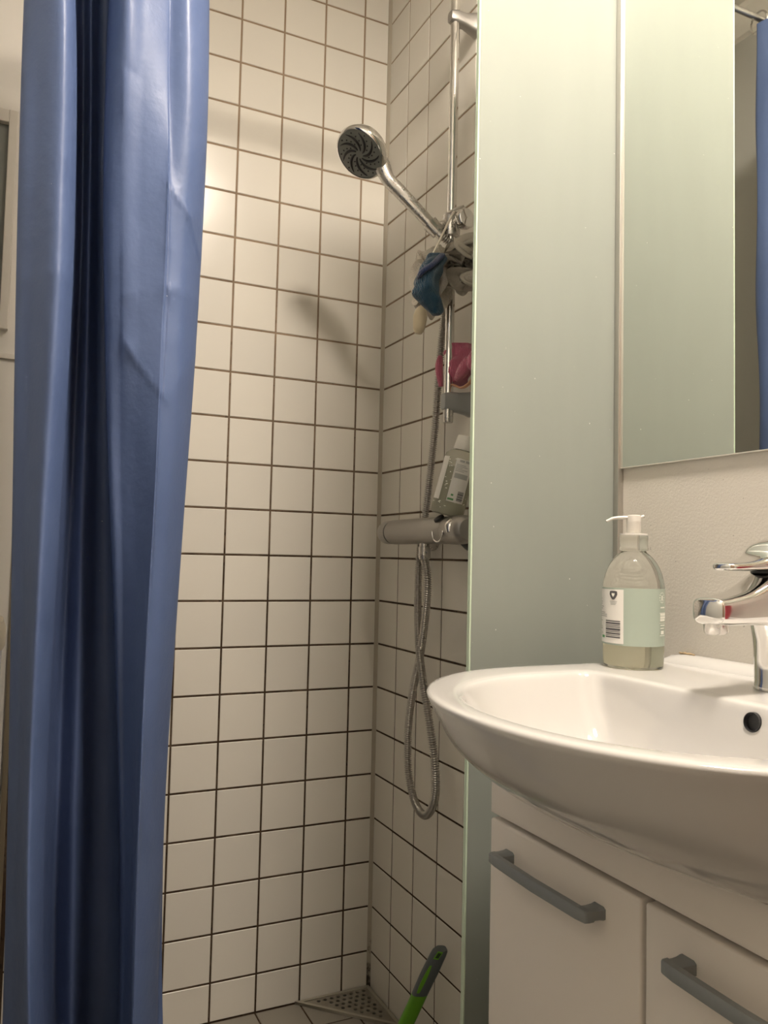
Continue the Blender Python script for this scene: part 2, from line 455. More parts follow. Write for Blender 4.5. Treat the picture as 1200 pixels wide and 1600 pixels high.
sl = W(-.5, -4.03, 6.42)
bm = bmesh.new()
lathe(bm, [(.0095, -.022), (.0155, -.022), (.0165, -.015), (.0165, .015), (.0155, .022), (.0095, .022)], mat_at(sl), 28)
sld = part('slider', bm, CHROMED, rail, deg=40)
bm = bmesh.new()
kx = W(-.46, -4.2, 6.42)
lathe(bm, [(0, 0), (.012, 0), (.012, .012), (.0185, .014), (.0195, .018), (.0195, .026), (.017, .029), (0, .030)], mat_at(kx, (.15, -1, 0)), 28)
part('clamp_knob', bm, CHROME, rail, deg=40)
# cradle: a tapered cup on a short arm
HB = W(-.82, -4.03, 6.22); 
FWD = Vector(CM[2]); RGT = Vector(CM[0]); DWN = Vector(CM[1])
dep = float(np.dot(CM[2], np.array((-.82, -4.03, 6.22))-CC))
def at_depth(px, py, d): return W(*(CC+d*(CM.T @ np.array([(px-600)/F_PX, (py-800)/F_PX, 1.]))))
HEAD = at_depth(566, 237, dep-.12)
H0 = at_depth(683, 361, dep)
hd = (HEAD-H0).normalized()
bm = bmesh.new(); tube(bm, [sl+Vector((-.012, 0, 0)), sl+Vector((-.02, 0, -.004)), H0+hd*.008], .009, 14)
part('cradle_arm', bm, CHROMED, rail, deg=40)
bm = bmesh.new(); lathe(bm, [(.0105, -.004), (.0138, -.004), (.0158, .02), (.0122, .02)], mat_at(H0, hd), 24)
part('cradle', bm, CHROMED, rail, deg=40)
tag(rail, 'chrome slide rail with slider on the tiled shower wall', 'shower rail')

# hand shower
hs = empty('hand_shower', H0)
vw = (HEAD-W(*CC)).normalized()
nface = (-.64*vw+.77*(-.70*RGT+.71*DWN)).normalized()
bm = bmesh.new()
back = HEAD-nface*.014
path = [H0-hd*.012, H0, H0+hd*.06, H0+hd*.12, HEAD*.35+H0*.65+(back-HEAD)*.2+hd*.085]
path = [H0-hd*.012, H0+hd*.01, H0+hd*.05, H0+hd*.1, H0+hd*.135, back-hd*.042, back-hd*.02]
rr = [.0098, .0105, .0118, .0128, .0135, .017, .022]
pts = catmull([tuple(p) for p in path], 40); rad = catmull([(r,) for r in rr], 40)
tube(bm, pts, lambda t: float(rad[min(39, int(t*39+.5))][0]), 20)
part('handle', bm, CHROMED, hs, deg=50)
bm = bmesh.new()
lathe(bm, [(0, -.030), (.02, -.029), (.036, -.024), (.046, -.014), (.0505, -.003), (.0515, .004), (.050, .009), (.0475, .0105), (.0472, .008), (0, .008)], mat_at(HEAD, nface), 48)
part('head', bm, CHROME, hs, deg=50)
bm = bmesh.new(); lathe(bm, [(0, .0075), (.0468, .0075), (.0468, .0092), (.044, .0105), (0, .0112)], mat_at(HEAD, nface), 48)
fc = part('spray_face', bm, mat('grey_face', (.17, .18, .165), .4), hs, deg=30)
MF = mat_at(HEAD, nface)
bm = bmesh.new()
for k in range(9):
    a0 = 2*PI*k/9; pts = []
    for i in range(9):
        t = i/8; r = .008+.034*t; a = a0+t*1.0
        pts.append(MF @ Vector((r*math.cos(a), r*math.sin(a), .0112)))
    tube(bm, pts, lambda t: .0004+.0022*math.sin(PI*min(1, .12+t*.85)), 6)
part('swirl_slot', bm, BLACK, fc, True)['kind'] = 'stuff'
bm = bmesh.new()
for k in range(9):
    for i in range(4):
        r = .02+.007*i; a = 2*PI*k/9+.42+(r-.008)/.034
        lathe(bm, [(.0016, 0), (.0013, .0014), (0, .0015)], mat_at(MF @ Vector((r*math.cos(a), r*math.sin(a), .0104)), nface), 6)
part('nozzle', bm, BLACK, fc, True)['kind'] = 'stuff'
tag(hs, 'chrome hand shower with dark swirl face tilted in its holder', 'shower head')

# ------------------------------------------------------------------ mixer, hose
MXX, MXZ = -.62, .55
mx = empty('shower_mixer', W(MXX, -3.4, MXZ))
def ycyl(bm, prof, n=32): lathe(bm, prof, mat_at(W(MXX, 0, MXZ), (0, -1, 0)), n)
bm = bmesh.new()
ycyl(bm, [(0, .205), (.0235, .205), (.0255, .21), (.0255, .43), (.0235, .438), (0, .438)])
part('body', bm, SCALED, mx, deg=40)
bm = bmesh.new(); ycyl(bm, [(0, .163), (.017, .164), (.0225, .170), (.0248, .178), (.0248, .203), (0, .203)])
k1 = part('flow_knob', bm, SCALED, mx, deg=40)
bm = bmesh.new(); ycyl(bm, [(0, .44), (.0248, .44), (.0262, .446), (.0262, .488), (.0245, .498), (.019, .505), (0, .508)])
part('heat_knob', bm, SCALED, mx, deg=40)
bm = bmesh.new(); tube(bm, catmull([tuple(W(MXX-.17, -4.72, MXZ+.19)), tuple(W(MXX-.25, -4.78, MXZ+.08)), tuple(W(MXX-.26, -4.8, MXZ-.06))], 12), lambda t: .003+.0022*math.sin(PI*t), 12, flat=(1.5, .7))  # bright chrome sliver, added to give the heat knob its highlight
o = part('knob_highlight', bm, CHROME, mx, True); o['label'] = 'chrome sliver added as the highlight on the heat knob'
bm = bmesh.new(); lathe(bm, [(0, 0), (.0105, 0), (.0098, .004), (0, .006)], mat_at(W(MXX-.15, -4.25, MXZ+.2), (-.65, 0, .8)), 20)
part('stop_button', bm, BLACK, mx, deg=40)
bm = bmesh.new(); 
tube(bm, [W(-.885, -4.17+.46*u*u*0-.02-.25*(1-math.cos(u*PI))/2*1.6, MXZ-.02-.2*math.sin(u*PI)) for u in [i/16 for i in range(17)]], .0015, 8)
part('grip_arc', bm, CHROME, mx, True)
for y in (-2.65, -4.15):
    bm = bmesh.new(); lathe(bm, [(.031, 0), (.031, .006), (.022, .018), (.0135, .024), (.0135, .04), (0, .04)], mat_at(W(-.003, y, MXZ-.06), (-1, 0, 0)), 28)
    part('wall_rosette', bm, DARKG if y < -4 else CHROMED, mx, deg=40)
bm = bmesh.new(); lathe(bm, [(.0105, .0), (.0105, -.006), (.0122, -.007), (.0122, -.026), (.0105, -.031), (0, -.031)], mat_at(W(-.62, -3.42, MXZ-.24)), 20)
part('outlet_nut', bm, CHROMED, mx, deg=40)
tag(mx, 'chrome thermostatic mixer bar on the tiled shower wall', 'shower mixer')

def hp(px, py, x): return tuple(atw(px, py, 0, x))
hose_pts = [tuple(H0-hd*.012), tuple(H0-hd*.05+Vector((0.006, 0, -.004))), hp(699, 440, -.62), hp(695, 490, -.42), hp(690, 530, -.34), hp(686, 580, -.3), hp(681, 650, -.27), hp(673, 730, -.22), hp(665, 800, -.18),
            hp(656, 862, -.2), hp(653, 930, -.32), hp(654, 1000, -.5), hp(661, 1065, -.62), hp(672, 1135, -.64), hp(680, 1200, -.6), hp(679, 1250, -.55), hp(665, 1274, -.5), hp(649, 1255, -.46), hp(638, 1205, -.44),
            hp(638, 1140, -.44), hp(645, 1080, -.46), hp(657, 1020, -.5), hp(666, 950, -.58), hp(668, 905, -.62), tuple(W(-.62, -3.42, MXZ-.52))]
pp = catmull(hose_pts, 500)
L = np.concatenate([[0], np.cumsum([np.linalg.norm(a-b_) for a, b_ in zip(pp, pp[1:])])])
per = .0043; nr = int(L[-1]/per)
samp = []
for i in range(nr*4):
    s = L[-1]*i/(nr*4-1); j = min(np.searchsorted(L, s), len(L)-1); j0 = max(j-1, 0)
    t = 0 if L[j] == L[j0] else (s-L[j0])/(L[j]-L[j0]); samp.append(pp[j0]*(1-t)+pp[j]*t)
bm = bmesh.new()
rad_seq = (.0056, .0080, .0080, .0056)
tube(bm, samp, lambda t: rad_seq[int(round(t*(nr*4-1))) % 4], 12)
tag(mesh_obj('shower_hose', bm, mat('hose_steel', (.45, .43, .40), .3, 1), smooth=True), 'ribbed metal shower hose hanging in a long loop under the mixer', 'hose')

# ------------------------------------------------------------------ things hung from the slider
def ruffle(bm, c, R, n, seed, squash=(1, 1, 1), amp=.22, inner=.35):
    """n gathered ribbons: each a great-circle strip of net whose free edge is frilled"""
    rnd = random.Random(seed); c = Vector(c)
    for k in range(n):
        ax = Vector((rnd.uniform(-1, 1), rnd.uniform(-1, 1), rnd.uniform(-1, 1))).normalized()
        a, b_, d = frame_of(ax); a0 = rnd.uniform(0, 6.28); span = rnd.uniform(2.2, 4.6); fr = rnd.randint(3, 6); off = rnd.uniform(-.35, .35)
        nseg, nw = 44, 6; grid = []
        for i in range(nseg):
            t = i/(nseg-1); an = a0+span*t; row = []
            taper = math.sin(PI*min(max(t, .04), .96))**.4
            for j in range(nw):
                u = j/(nw-1); r = R*(inner+(1-inner)*u*taper)
                wob = amp*R*u*math.sin(an*fr+k)+.10*R*math.sin(an*2.3+k*2)
                curl = .16*R*max(0, u-.6)/.4*math.sin(an*fr*.5+k)
                p = (a*math.cos(an)+b_*math.sin(an))*(r-abs(curl))+d*(off*R+wob+curl)
                row.append(bm.verts.new(c+Vector((p[q]*squash[q] for q in range(3)))))
            grid.append(row)
        for p, q in zip(grid, grid[1:]):
            for j in range(nw-1): bm.faces.new((p[j], p[j+1], q[j+1], q[j]))
def net(name, c, alpha, scale=900):
    mt = mat(name, c, .6, spec=.3); nd, ln, b = nodes(mt)
    v = nd.new('ShaderNodeTexVoronoi'); v.feature = 'DISTANCE_TO_EDGE'; v.inputs['Scale'].default_value = scale
    t = nd.new('ShaderNodeTexCoord'); ln.new(t.outputs['Object'], v.inputs['Vector'])
    lt = math_(mt, 'LESS_THAN', v.outputs[0], .2)
    ln.new(math_(mt, 'ADD', math_(mt, 'MULTIPLY', lt, 1-alpha), alpha, True), b.inputs['Alpha'])
    return mt
GPOUF = net('grey_net', (.36, .33, .28), .78)
gp = empty('bath_pouf', atw(722, 412, 1, -4.75))
bm = bmesh.new(); c = atw(724, 410, 1, -4.75)
ruffle(bm, c, .050, 14, 4, (1, 1, .86))
ruffle(bm, c+Vector((.004, -.006, -.028)), .042, 8, 9, (1, 1, .7))
part('net', bm, GPOUF, gp, True)
bm = bmesh.new()
for k, (dx, dz, rx, rz) in enumerate(((-.014, .013, .022, .017), (.012, .008, .024, .02), (-.004, -.052, .026, .012))):
    for off in (0, .006):
        tube(bm, [c+Vector((dx*.9, -.046-.006*k, dz))+Vector((RGT.x*math.cos(t)*(rx-off), RGT.y*math.cos(t)*(rx-off)-.006*math.sin(t*2), math.sin(t)*(rz-off))) for t in [2*PI*q/28 for q in range(29)]], .0055, 8, False, flat=(1.5, .55))
part('frill', bm, GPOUF, gp, True)
bm = bmesh.new(); tube(bm, catmull([tuple(W(-.55, -4.25, 6.5)), tuple(W(-.6, -4.4, 6.2)), tuple(c+Vector((0, 0, .03)))], 14), .0014, 8)
part('cord', bm, GPOUF, gp, True)
tag(gp, 'grey gathered net bath pouf hanging from the shower slider', 'bath pouf')

WNET = net('white_net', (.66, .61, .53), .62, 700)
wp = empty('net_sponge', atw(672, 440, 1, -4.15))
bm = bmesh.new(); c = atw(676, 440, 1, -4.1)
ruffle(bm, c, .052, 22, 21, (.9, .9, 1.45), .15, .2)
part('net', bm, WNET, wp, True)
bm = bmesh.new(); c2 = atw(656, 500, 1, -4.2)
lathe(bm, [(0, -.028), (.007, -.026), (.011, -.018), (.0125, -.006), (.0135, .006), (.011, .018), (.006, .026), (0, .03)], mat_at(c2, (.15, .1, 1)), 14)
o = part('knot', bm, mat('cream_net_knot', (.70, .60, .42), .5, sheen=.3), wp, True); o['label'] = 'cream knotted end'
tag(wp, 'thin whitish net sponge hanging behind the blue mitt', 'bath sponge')

def m_knit(name, c):
    mt = mat(name, c, .85, spec=.15, sheen=.5); nd, ln, b = nodes(mt)
    w = nd.new('ShaderNodeTexWave'); w.inputs['Scale'].default_value = 190; w.inputs['Distortion'].default_value = 3; w.inputs['Detail'].default_value = 2
    t = nd.new('ShaderNodeTexCoord'); ln.new(t.outputs['Object'], w.inputs['Vector']); bump(mt, w.outputs[1], .7, .002)
    return mt
def lump(bm, spine, n=24, N=40, seed=1, rough=.12):
    """soft hanging cloth lump: spine of (point, half width, half depth)"""
    rnd = random.Random(seed); ph = [rnd.uniform(0, 6.28) for _ in range(6)]
    P_ = catmull([(*p, w, d) for p, w, d in spine], N); rings = []
    for i, q in enumerate(P_):
        r = []
        for k in range(n):
            a = 2*PI*k/n
            f = 1+rough*(math.sin(2*a+ph[0]+i*.16)+.8*math.sin(3*a+ph[1]-i*.21)+.6*math.sin(5*a+ph[2]+i*.33)+.5*math.sin(i*.8+ph[3]+a))
            v = Vector(q[:3])+Vector((RGT.x, RGT.y, 0))*(math.cos(a)*max(q[3], .001)*f)+Vector((FWD.x, FWD.y, 0))*(math.sin(a)*max(q[4], .001)*f)
            r.append(v)
        rings.append(r)
    loft(bm, rings)
bl = empty('washing_mitt', atw(670, 445, 1, -4.95))
Y0 = -4.95
bm = bmesh.new()
lump(bm, [(atw(683, 397, 1, Y0), .012, .008), (atw(679, 408, 1, Y0), .018, .014), (atw(672, 425, 1, Y0), .021, .017), (atw(667, 445, 1, Y0), .024, .02), (atw(669, 464, 1, Y0), .024, .02),
          (atw(677, 480, 1, Y0), .017, .015), (atw(681, 492, 1, Y0), .007, .008)], seed=3, rough=.12)
part('mitt', bm, m_knit('teal_knit', (.008, .06, .115)), bl, True)
bm = bmesh.new()
tube(bm, catmull([tuple(atw(690, 399, 1, Y0-.1)), tuple(atw(676, 413, 1, Y0-.22)), tuple(atw(660, 424, 1, Y0-.15)), tuple(atw(655, 432, 1, Y0))], 20), .0075, 10, flat=(1, .6))
part('cuff', bm, m_knit('navy_knit', (.012, .035, .13)), bl, True)
bm = bmesh.new(); top = W(-.74, -4.25, 6.58)
tube(bm, catmull([tuple(atw(709, 331, 1, -4.3)), tuple(atw(700, 349, 1, -4.5)), tuple(atw(674, 402, 1, Y0))], 16), .0022, 8)
part('loop', bm, mat('white_cord', (.82, .76, .66), .6), bl, True)
tag(bl, 'dark blue knitted washing mitt hanging on a white loop', 'washing mitt')
bm = bmesh.new(); tube(bm, catmull([tuple(W(-.62, -4.1, 6.62)), tuple(atw(709, 328, 1, -4.3)), tuple(atw(724, 322, 1, -4.3))], 12), .0026, 10)
part('hook', bm, CHROMED, rail, True)

pk = empty('washcloth', atw(722, 575, 1, -4.2))
PINK = m_knit('pink_terry', (.62, .16, .25)); bm = bmesh.new()
lump(bm, [(atw(722, 537, 0, -.3), .022, .008), (atw(720, 555, 0, -.3), .026, .014), (atw(718, 578, 0, -.3), .026, .017), (atw(714, 598, 0, -.3), .016, .012), (atw(710, 604, 0, -.3), .006, .006)], seed=8, rough=.19)
part('cloth', bm, PINK, pk, True)
bm = bmesh.new()
for (a, b_, c_, r) in (((712, 566), (707, 582), (704, 598), .011), ((733, 560), (726, 575), (715, 592), .011), ((741, 550), (738, 566), (741, 578), .010), ((688, 556), (686, 575), (689, 604), .007)):
    tube(bm, catmull([tuple(atw(*a, 0, -.42)), tuple(atw(*b_, 0, -.44)), tuple(atw(*c_, 0, -.4))], 14), lambda t, r=r: r*(.65+.45*math.sin(PI*t)), 12)
part('fold', bm, PINK, pk, True)
bm = bmesh.new(); tube(bm, catmull([tuple(atw(708, 601, 0, -.46)), tuple(atw(722, 606, 0, -.47)), tuple(atw(736, 596, 0, -.46)), tuple(atw(744, 580, 0, -.42))], 18), .003, 8, flat=(1.6, .6))
o = part('hem', bm, mat('orange_hem', (.62, .33, .20), .7), pk, True); o['label'] = 'peach coloured hem'
tag(pk, 'crumpled pink washcloth tucked behind the slide rail', 'washcloth')

# ------------------------------------------------------------------ bottles with labels
def patch(bm, M_, rf, a0, a1, z0, z1, off=.0004, na=14, nz=2, mi=0):
    """piece of a printed label hugging a round bottle"""
    g = []
    for j in range(nz+1):
        z = z0+(z1-z0)*j/nz; r = rf(z)+off
        g.append([bm.verts.new(M_ @ Vector((r*math.cos(a0+(a1-a0)*i/na), r*math.sin(a0+(a1-a0)*i/na), z))) for i in range(na+1)])
    for p, q in zip(g, g[1:]):
        for i in range(na): bm.faces.new((p[i], p[i+1], q[i+1], q[i])).material_index = mi
D2 = math.radians
def prof_fn(prof):
    zs = [p[1] for p in prof]; rs = [p[0] for p in prof]
    return lambda z: float(np.interp(z, zs, rs))
PLAS = mat('clear_plastic', (.93, .94, .90), .06, trans=.96, ior=1.15)
LIQ = mat('soap_liquid', (.93, .91, .76), .05, trans=.85, ior=1.12)
WHITEP = mat('white_plastic', (.82, .79, .73), .35)
INK = mat('grey_ink', (.10, .095, .10), .6)
INKL = mat('light_ink', (.42, .42, .40), .6)
LABW = mat('white_label', (.76, .74, .70), .4)
LABG = mat('sage_label', (.37, .435, .375), .42)
LABT = mat('white_print', (.82, .83, .76), .5)
GREENI = mat('green_ink', (.10, .30, .12), .6)

# soap dispenser on the basin
SB = W(-1.0, -9.56, -1.245)
soap = empty('soap_dispenser', SB); MS = Matrix.Translation(SB)
bp_ = [(.0, .0015), (.024, 0), (.033, .001), (.0355, .006), (.0362, .03), (.0366, .07), (.0366, .098), (.0352, .108), (.0315, .120), (.026, .130), (.0195, .1375), (.0155, .141), (.0145, .145), (.0145, .162)]
pd = catmull(bp_, 70); pd = [(max(0, p[0]), p[1]) for p in pd]
bm = bmesh.new(); lathe(bm, pd, MS, 56)
part('bottle', bm, PLAS, soap, True, 60)
bm = bmesh.new(); lathe(bm, [(0, .004), (.031, .004), (.0335, .008), (.0342, .03), (.0345, .07), (.0345, .086), (0, .086)], MS, 40)
part('liquid', bm, LIQ, soap, True, 40)
rf = prof_fn(bp_[1:])
fa = math.atan2(CC[1]+9.56, CC[0]+1.0)                      # bearing of the camera from the bottle
bm = bmesh.new(); patch(bm, MS, rf, fa+D2(-118), fa+D2(118), .029, .0975, .0004, 60, 8)
lb = part('label', bm, LABG, soap, True)
bm = bmesh.new(); patch(bm, MS, rf, fa+D2(-92), fa+D2(-17.5), .031, .0955, .0008, 24, 6)
w1 = part('text_label', bm, LABW, lb, True)
bm = bmesh.new()
A0 = -62
for z, a0, a1 in [(.083, -84, -74), (.0795, -84, -72), (.077, -84, -73), (.0735, -84, -66), (.0712, -84, -70), (.0665, -84, -60), (.0643, -84, -54), (.0621, -84, -54), (.0565, -84, -72), (.0495, -80, -72), (.0475, -80, -72), (.0465, -80, -73), (.0425, -77, -73), (.041, -77, -72)]:
    patch(bm, MS, rf, fa+D2(a0), fa+D2(a1), z, z+.0011, .0012, 4, 1)
for z, h in ((.0925, .0016),): patch(bm, MS, rf, fa+D2(-84), fa+D2(-80), z, z+h, .0012, 3, 1)
for a0, a1, z in ((-46, -30, .0805), (-45, -31, .0788), (-44, -33, .0772)): patch(bm, MS, rf, fa+D2(a0), fa+D2(a1), z, z+.0008, .0012, 4, 1)
part('small_print', bm, INKL, lb, True)['kind'] = 'stuff'
bm = bmesh.new()
z = .0375
for h in (.0016, .0007, .0018, .0008, .0026, .001, .0009, .002, .0013):
    patch(bm, MS, rf, fa+D2(-58), fa+D2(-23.5), z, z+h, .0012, 8, 1); z += h+.0010
part('barcode', bm, INK, lb, True)['kind'] = 'stuff'
def emblem(bm, M_, rf, ac, zc, pts, sc, off):
    vs = []
    for u, v in pts:
        z = zc+v*sc; r = rf(z)+off; a = ac+u*sc/r
        vs.append(bm.verts.new(M_ @ Vector((r*math.cos(a), r*math.sin(a), z))))
    bm.faces.new(vs)
bm = bmesh.new()
emblem(bm, MS, rf, fa+D2(-38), .0885, [(-1, .9), (-1.1, .2), (-.75, -.5), (-.25, -1), (.25, -1), (.75, -.5), (1.1, .2), (1, .9), (.5, 1), (-.5, 1)], .0052, .0012)
part('emblem', bm, INK, lb)
bm = bmesh.new()
emblem(bm, MS, rf, fa+D2(-38), .0892, [(0, -.8), (-.5, -.2), (-.62, .2), (-.5, .5), (-.25, .55), (0, .3), (.25, .55), (.5, .5), (.62, .2), (.5, -.2)], .0036, .0015)
part('heart', bm, LABT, lb)
bm = bmesh.new(); patch(bm, MS, rf, fa+D2(-73), fa+D2(-62), .0365, .0395, .0013, 4, 1); part('green_mark', bm, GREENI, lb, True)
bm = bmesh.new()
for z, h, a0, a1 in ((.0745, .0015, 55, 70), (.0655, .0028, 54, 74), (.0622, .0028, 54, 74), (.059, .0028, 54, 72), (.0535, .0013, 55, 72), (.050, .0011, 55, 68), (.0435, .0042, 57, 68), (.0415, .0008, 54, 72), (.0685, .0006, 52, 74), (.0565, .0006, 52, 74)):
    patch(bm, MS, rf, fa+D2(a0), fa+D2(a1), z, z+h, .0012, 6, 1)
for q in range(12):
    a = 2*PI*q/12; patch(bm, MS, rf, fa+D2(60+7*math.cos(a)-1.2), fa+D2(60+7*math.cos(a)+1.2), .0865+.006*math.sin(a), .0875+.006*math.sin(a), .0012, 1, 1)
patch(bm, MS, rf, fa+D2(58), fa+D2(62), .0835, .0895, .0012, 2, 1)
part('white_print', bm, LABT, lb, True)['kind'] = 'stuff'
FPUMP = mat('milky_plastic', (.86, .83, .78), .25, trans=.25)
bm = bmesh.new()
lathe(bm, [(.0145, .143), (.0172, .143), (.0175, .146), (.0168, .147), (.0168, .156), (.0172, .157), (.017, .161), (.0155, .1625), (.0, .1625)], MS, 40)
cl = part('collar', bm, mat('clear_collar', (.90, .89, .85), .15, trans=.85, ior=1.12), soap, deg=40)
bm = bmesh.new(); lathe(bm, [(.0135, .1615), (.0165, .1618), (.0165, .1638), (.0075, .1645), (.0085, .166), (.0085, .182), (0, .182)], MS, 32)
pb_ = part('pump', bm, FPUMP, soap, deg=40)
pdv = Vector((math.cos(fa-D2(82)), math.sin(fa-D2(82)), 0))
bm = bmesh.new(); T0 = SB+Vector((0, 0, .1835))
tube(bm, catmull([tuple(T0-pdv*.012+Vector((0, 0, .002))), tuple(T0-pdv*.004), tuple(T0+pdv*.012), tuple(T0+pdv*.024-Vector((0, 0, .001))), tuple(T0+pdv*.033-Vector((0, 0, .005)))], 22), lambda t: .0046-.0018*t if t > .15 else .0032, 14, flat=(1.15, .6))
lathe(bm, [(0, .178), (.0088, .1782), (.0088, .186), (.006, .1868), (0, .187)], MS, 24)
part('nozzle', bm, FPUMP, soap, deg=50)
tag(soap, 'clear pump soap bottle with pale green label on the basin rim', 'soap bottle')

# clear bottle standing on the mixer
BB = W(-.64, -4.27, .825)
ax = Vector((.19, -.17, 1)).normalized()
sh = empty('shower_gel_bottle', BB); MB_ = mat_at(BB, ax)
sp = [(0, .001), (.026, 0), (.0305, .003), (.0312, .012), (.0312, .105), (.0298, .113), (.024, .119), (.0165, .122), (.015, .124), (.015, .128)]
bm = bmesh.new(); lathe(bm, sp, MB_, 40); part('bottle', bm, mat('grey_clear_plastic', (.78, .78, .70), .1, trans=.8, ior=1.15), sh, deg=40)
bm = bmesh.new(); lathe(bm, [(0, .003), (.027, .003), (.0292, .008), (.0292, .09), (0, .09)], MB_, 28); part('gel', bm, mat('pale_gel', (.62, .61, .49), .2, trans=.5, ior=1.15), sh, deg=40)
bm = bmesh.new(); lathe(bm, [(0, .1235), (.0185, .1235), (.0192, .125), (.0175, .148), (.0165, .150), (0, .150)], MB_, 32); part('cap', bm, WHITEP, sh, deg=40)
rs = prof_fn(sp[1:])
Vc = MB_.inverted() @ W(*CC); fb = math.atan2(Vc.y, Vc.x)
bm = bmesh.new(); patch(bm, MB_, rs, fb+D2(-14), fb+D2(46), .026, .106, .0004, 16, 2); patch(bm, MB_, rs, fb+D2(-78), fb+D2(-42), .026, .106, .0004, 10, 2)
lw = part('label', bm, LABW, sh, True)
bm = bmesh.new()
for z, a0, a1, h in ((.1, -2, 14, .004), (.1, 18, 32, .0042)): patch(bm, MB_, rs, fb+D2(a0), fb+D2(a1), z, z+h, .0009, 4, 1)
for k, (a0, a1) in enumerate(((-9, 22), (-9, 30), (-9, 12), (-9, 32), (-9, 20))): patch(bm, MB_, rs, fb+D2(a0), fb+D2(a1), .094-k*.0028, .0951-k*.0028, .0009, 6, 1)
patch(bm, MB_, rs, fb+D2(-8), fb+D2(38), .070, .079, .0007, 10, 1)
part('small_print', bm, INKL, lw, True)['kind'] = 'stuff'
bm = bmesh.new(); z = .030
for h in (.0012, .002, .0008, .0016, .001, .0022, .0014, .001): patch(bm, MB_, rs, fb+D2(18), fb+D2(40), z, z+h, .0009, 5, 1); z += h+.0009
part('barcode', bm, INK, lw, True)['kind'] = 'stuff'
bm = bmesh.new(); patch(bm, MB_, rs, fb+D2(-11), fb+D2(9), .029, .0325, .0009, 4, 1); patch(bm, MB_, rs, fb+D2(-3), fb+D2(5), .037, .0405, .0009, 3, 1); part('green_mark', bm, GREENI, lw, True)
bm = bmesh.new(); rnd = random.Random(5)
for k in range(46):
    a = fb+D2(rnd.choice((rnd.uniform(-42, -16), rnd.uniform(-80, 60)))); z = rnd.uniform(.008, .105)
    if rnd.random() < .6 or z < .024:
        patch(bm, MB_, rs, a, a+D2(rnd.uniform(2, 7)), z, z+rnd.uniform(.0008, .0022), .0003, 2, 1)
part('white_pattern', bm, LABT, sh, True)['kind'] = 'stuff'
tag(sh, 'clear shower gel bottle with white cap leaning on the mixer', 'gel bottle')

# ------------------------------------------------------------------ wash basin
YC = -11.6
def dring(xb, x0, a, b_, z, rc, n=2.1, zf=None):
    """D outline: straight back at xb, straight sides, rounded front; ordered back -> left side -> front -> right side"""
    pts = []
    for i in range(22): pts.append((xb, YC-(b_-rc)+(2*(b_-rc))*i/21))
    for i in range(1, 7):
        t = PI/2*i/6; pts.append((xb-rc+rc*math.cos(t), YC+(b_-rc)+rc*math.sin(t)))
    for i in range(1, 9): pts.append((xb-rc+(x0-xb+rc)*i/8, YC+b_))
    for i in range(1, 60):
        t = PI/2-PI*i/60; c, s = math.cos(t), math.sin(t)
        pts.append((x0-a*abs(c)**(2/n), YC+b_*math.copysign(abs(s)**(2/n), s)))
    for i in range(8, 0, -1): pts.append((xb-rc+(x0-xb+rc)*i/8, YC-b_))
    for i in range(6, 0, -1):
        t = PI/2*i/6; pts.append((xb-rc+rc*math.cos(t), YC-(b_-rc)-rc*math.sin(t)))
    return [W(x, y, zf(x, y) if zf else z) for x, y in pts]
bs = empty('wash_basin', W(-2.2, YC, -2.46))
OUT = [(-2.46, -2.2, .35, 2.15), (-2.42, -2.25, .68, 2.28), (-2.3, -2.3, 1.1, 2.32), (-2.05, -2.35, 1.52, 2.32), (-1.75, -2.4, 1.85, 2.36), (-1.45, -2.4, 2.06, 2.42), (-1.32, -2.4, 2.13, 2.475)]
oc = catmull(OUT, 26)
rings = [dring(-.012, q[1], q[2], q[3], q[0], .06) for q in oc]
LIP = [(-1.275, 2.15, 2.495), (-1.25, 2.145, 2.49), (-1.235, 2.12, 2.465), (-1.23, 2.08, 2.42), (-1.232, 2.0, 2.34)]
for z, a, b_ in LIP: rings.append(dring(-.012-.0*a, -2.4, a, b_, z, .06))
INN = [(-1.60, -2.42, 1.93, 2.1, -1.238, .3), (-1.66, -2.42, 1.89, 2.03, -1.25, .28), (-1.70, -2.42, 1.85, 1.97, -1.285, .26), (-1.75, -2.45, 1.76, 1.87, -1.45, .25), (-1.83, -2.5, 1.55, 1.70, -1.72, .25), (-1.95, -2.55, 1.25, 1.48, -1.97, .25), (-2.1, -2.6, .85, 1.12, -2.14, .25), (-2.3, -2.65, .5, .7, -2.22, .22), (-2.45, -2.7, .2, .3, -2.25, .12)]
for xb, x0, a, b_, z, rc in catmull(INN, 34): rings.append(dring(xb, x0, a, b_, z, rc))
bm = bmesh.new(); loft(bm, rings)
bmesh.ops.recalc_face_normals(bm, faces=bm.faces)
bowl = part('bowl', bm, CERAM, bs, True, 60)
OV = at(1169, 1128, 0, -1.80)
OVW = W(*OV)
bmc = bmesh.new(); lathe(bmc, [(0, -.012), (.0092, -.012), (.0092, .03), (0, .03)], mat_at(OVW, (-1, 0, .12)), 28)
cut = mesh_obj('cutter', bmc, CERAM)
md = bowl.modifiers.new('hole', 'BOOLEAN'); md.operation = 'DIFFERENCE'; md.object = cut; md.solver = 'EXACT'
bpy.context.view_layer.update()
me = bpy.data.meshes.new_from_object(bowl.evaluated_get(bpy.context.evaluated_depsgraph_get()))
bowl.modifiers.clear(); bowl.data = me; sharp(bowl, 50); bpy.data.objects.remove(cut)
bm = bmesh.new(); lathe(bm, [(.0089, -.0105), (.0089, -.004), (.0082, -.004), (.008, -.009), (0, -.0095)], mat_at(OVW, (-1, 0, .12)), 28)
o = part('overflow_hole', bm, BLACK, bs, deg=40); o['label'] = 'round dark overflow hole'
bm = bmesh.new(); lathe(bm, [(0, 0), (.022, 0), (.023, .002), (.021, .004), (0, .0045)], mat_at(W(-2.62, YC, -2.262)), 32)
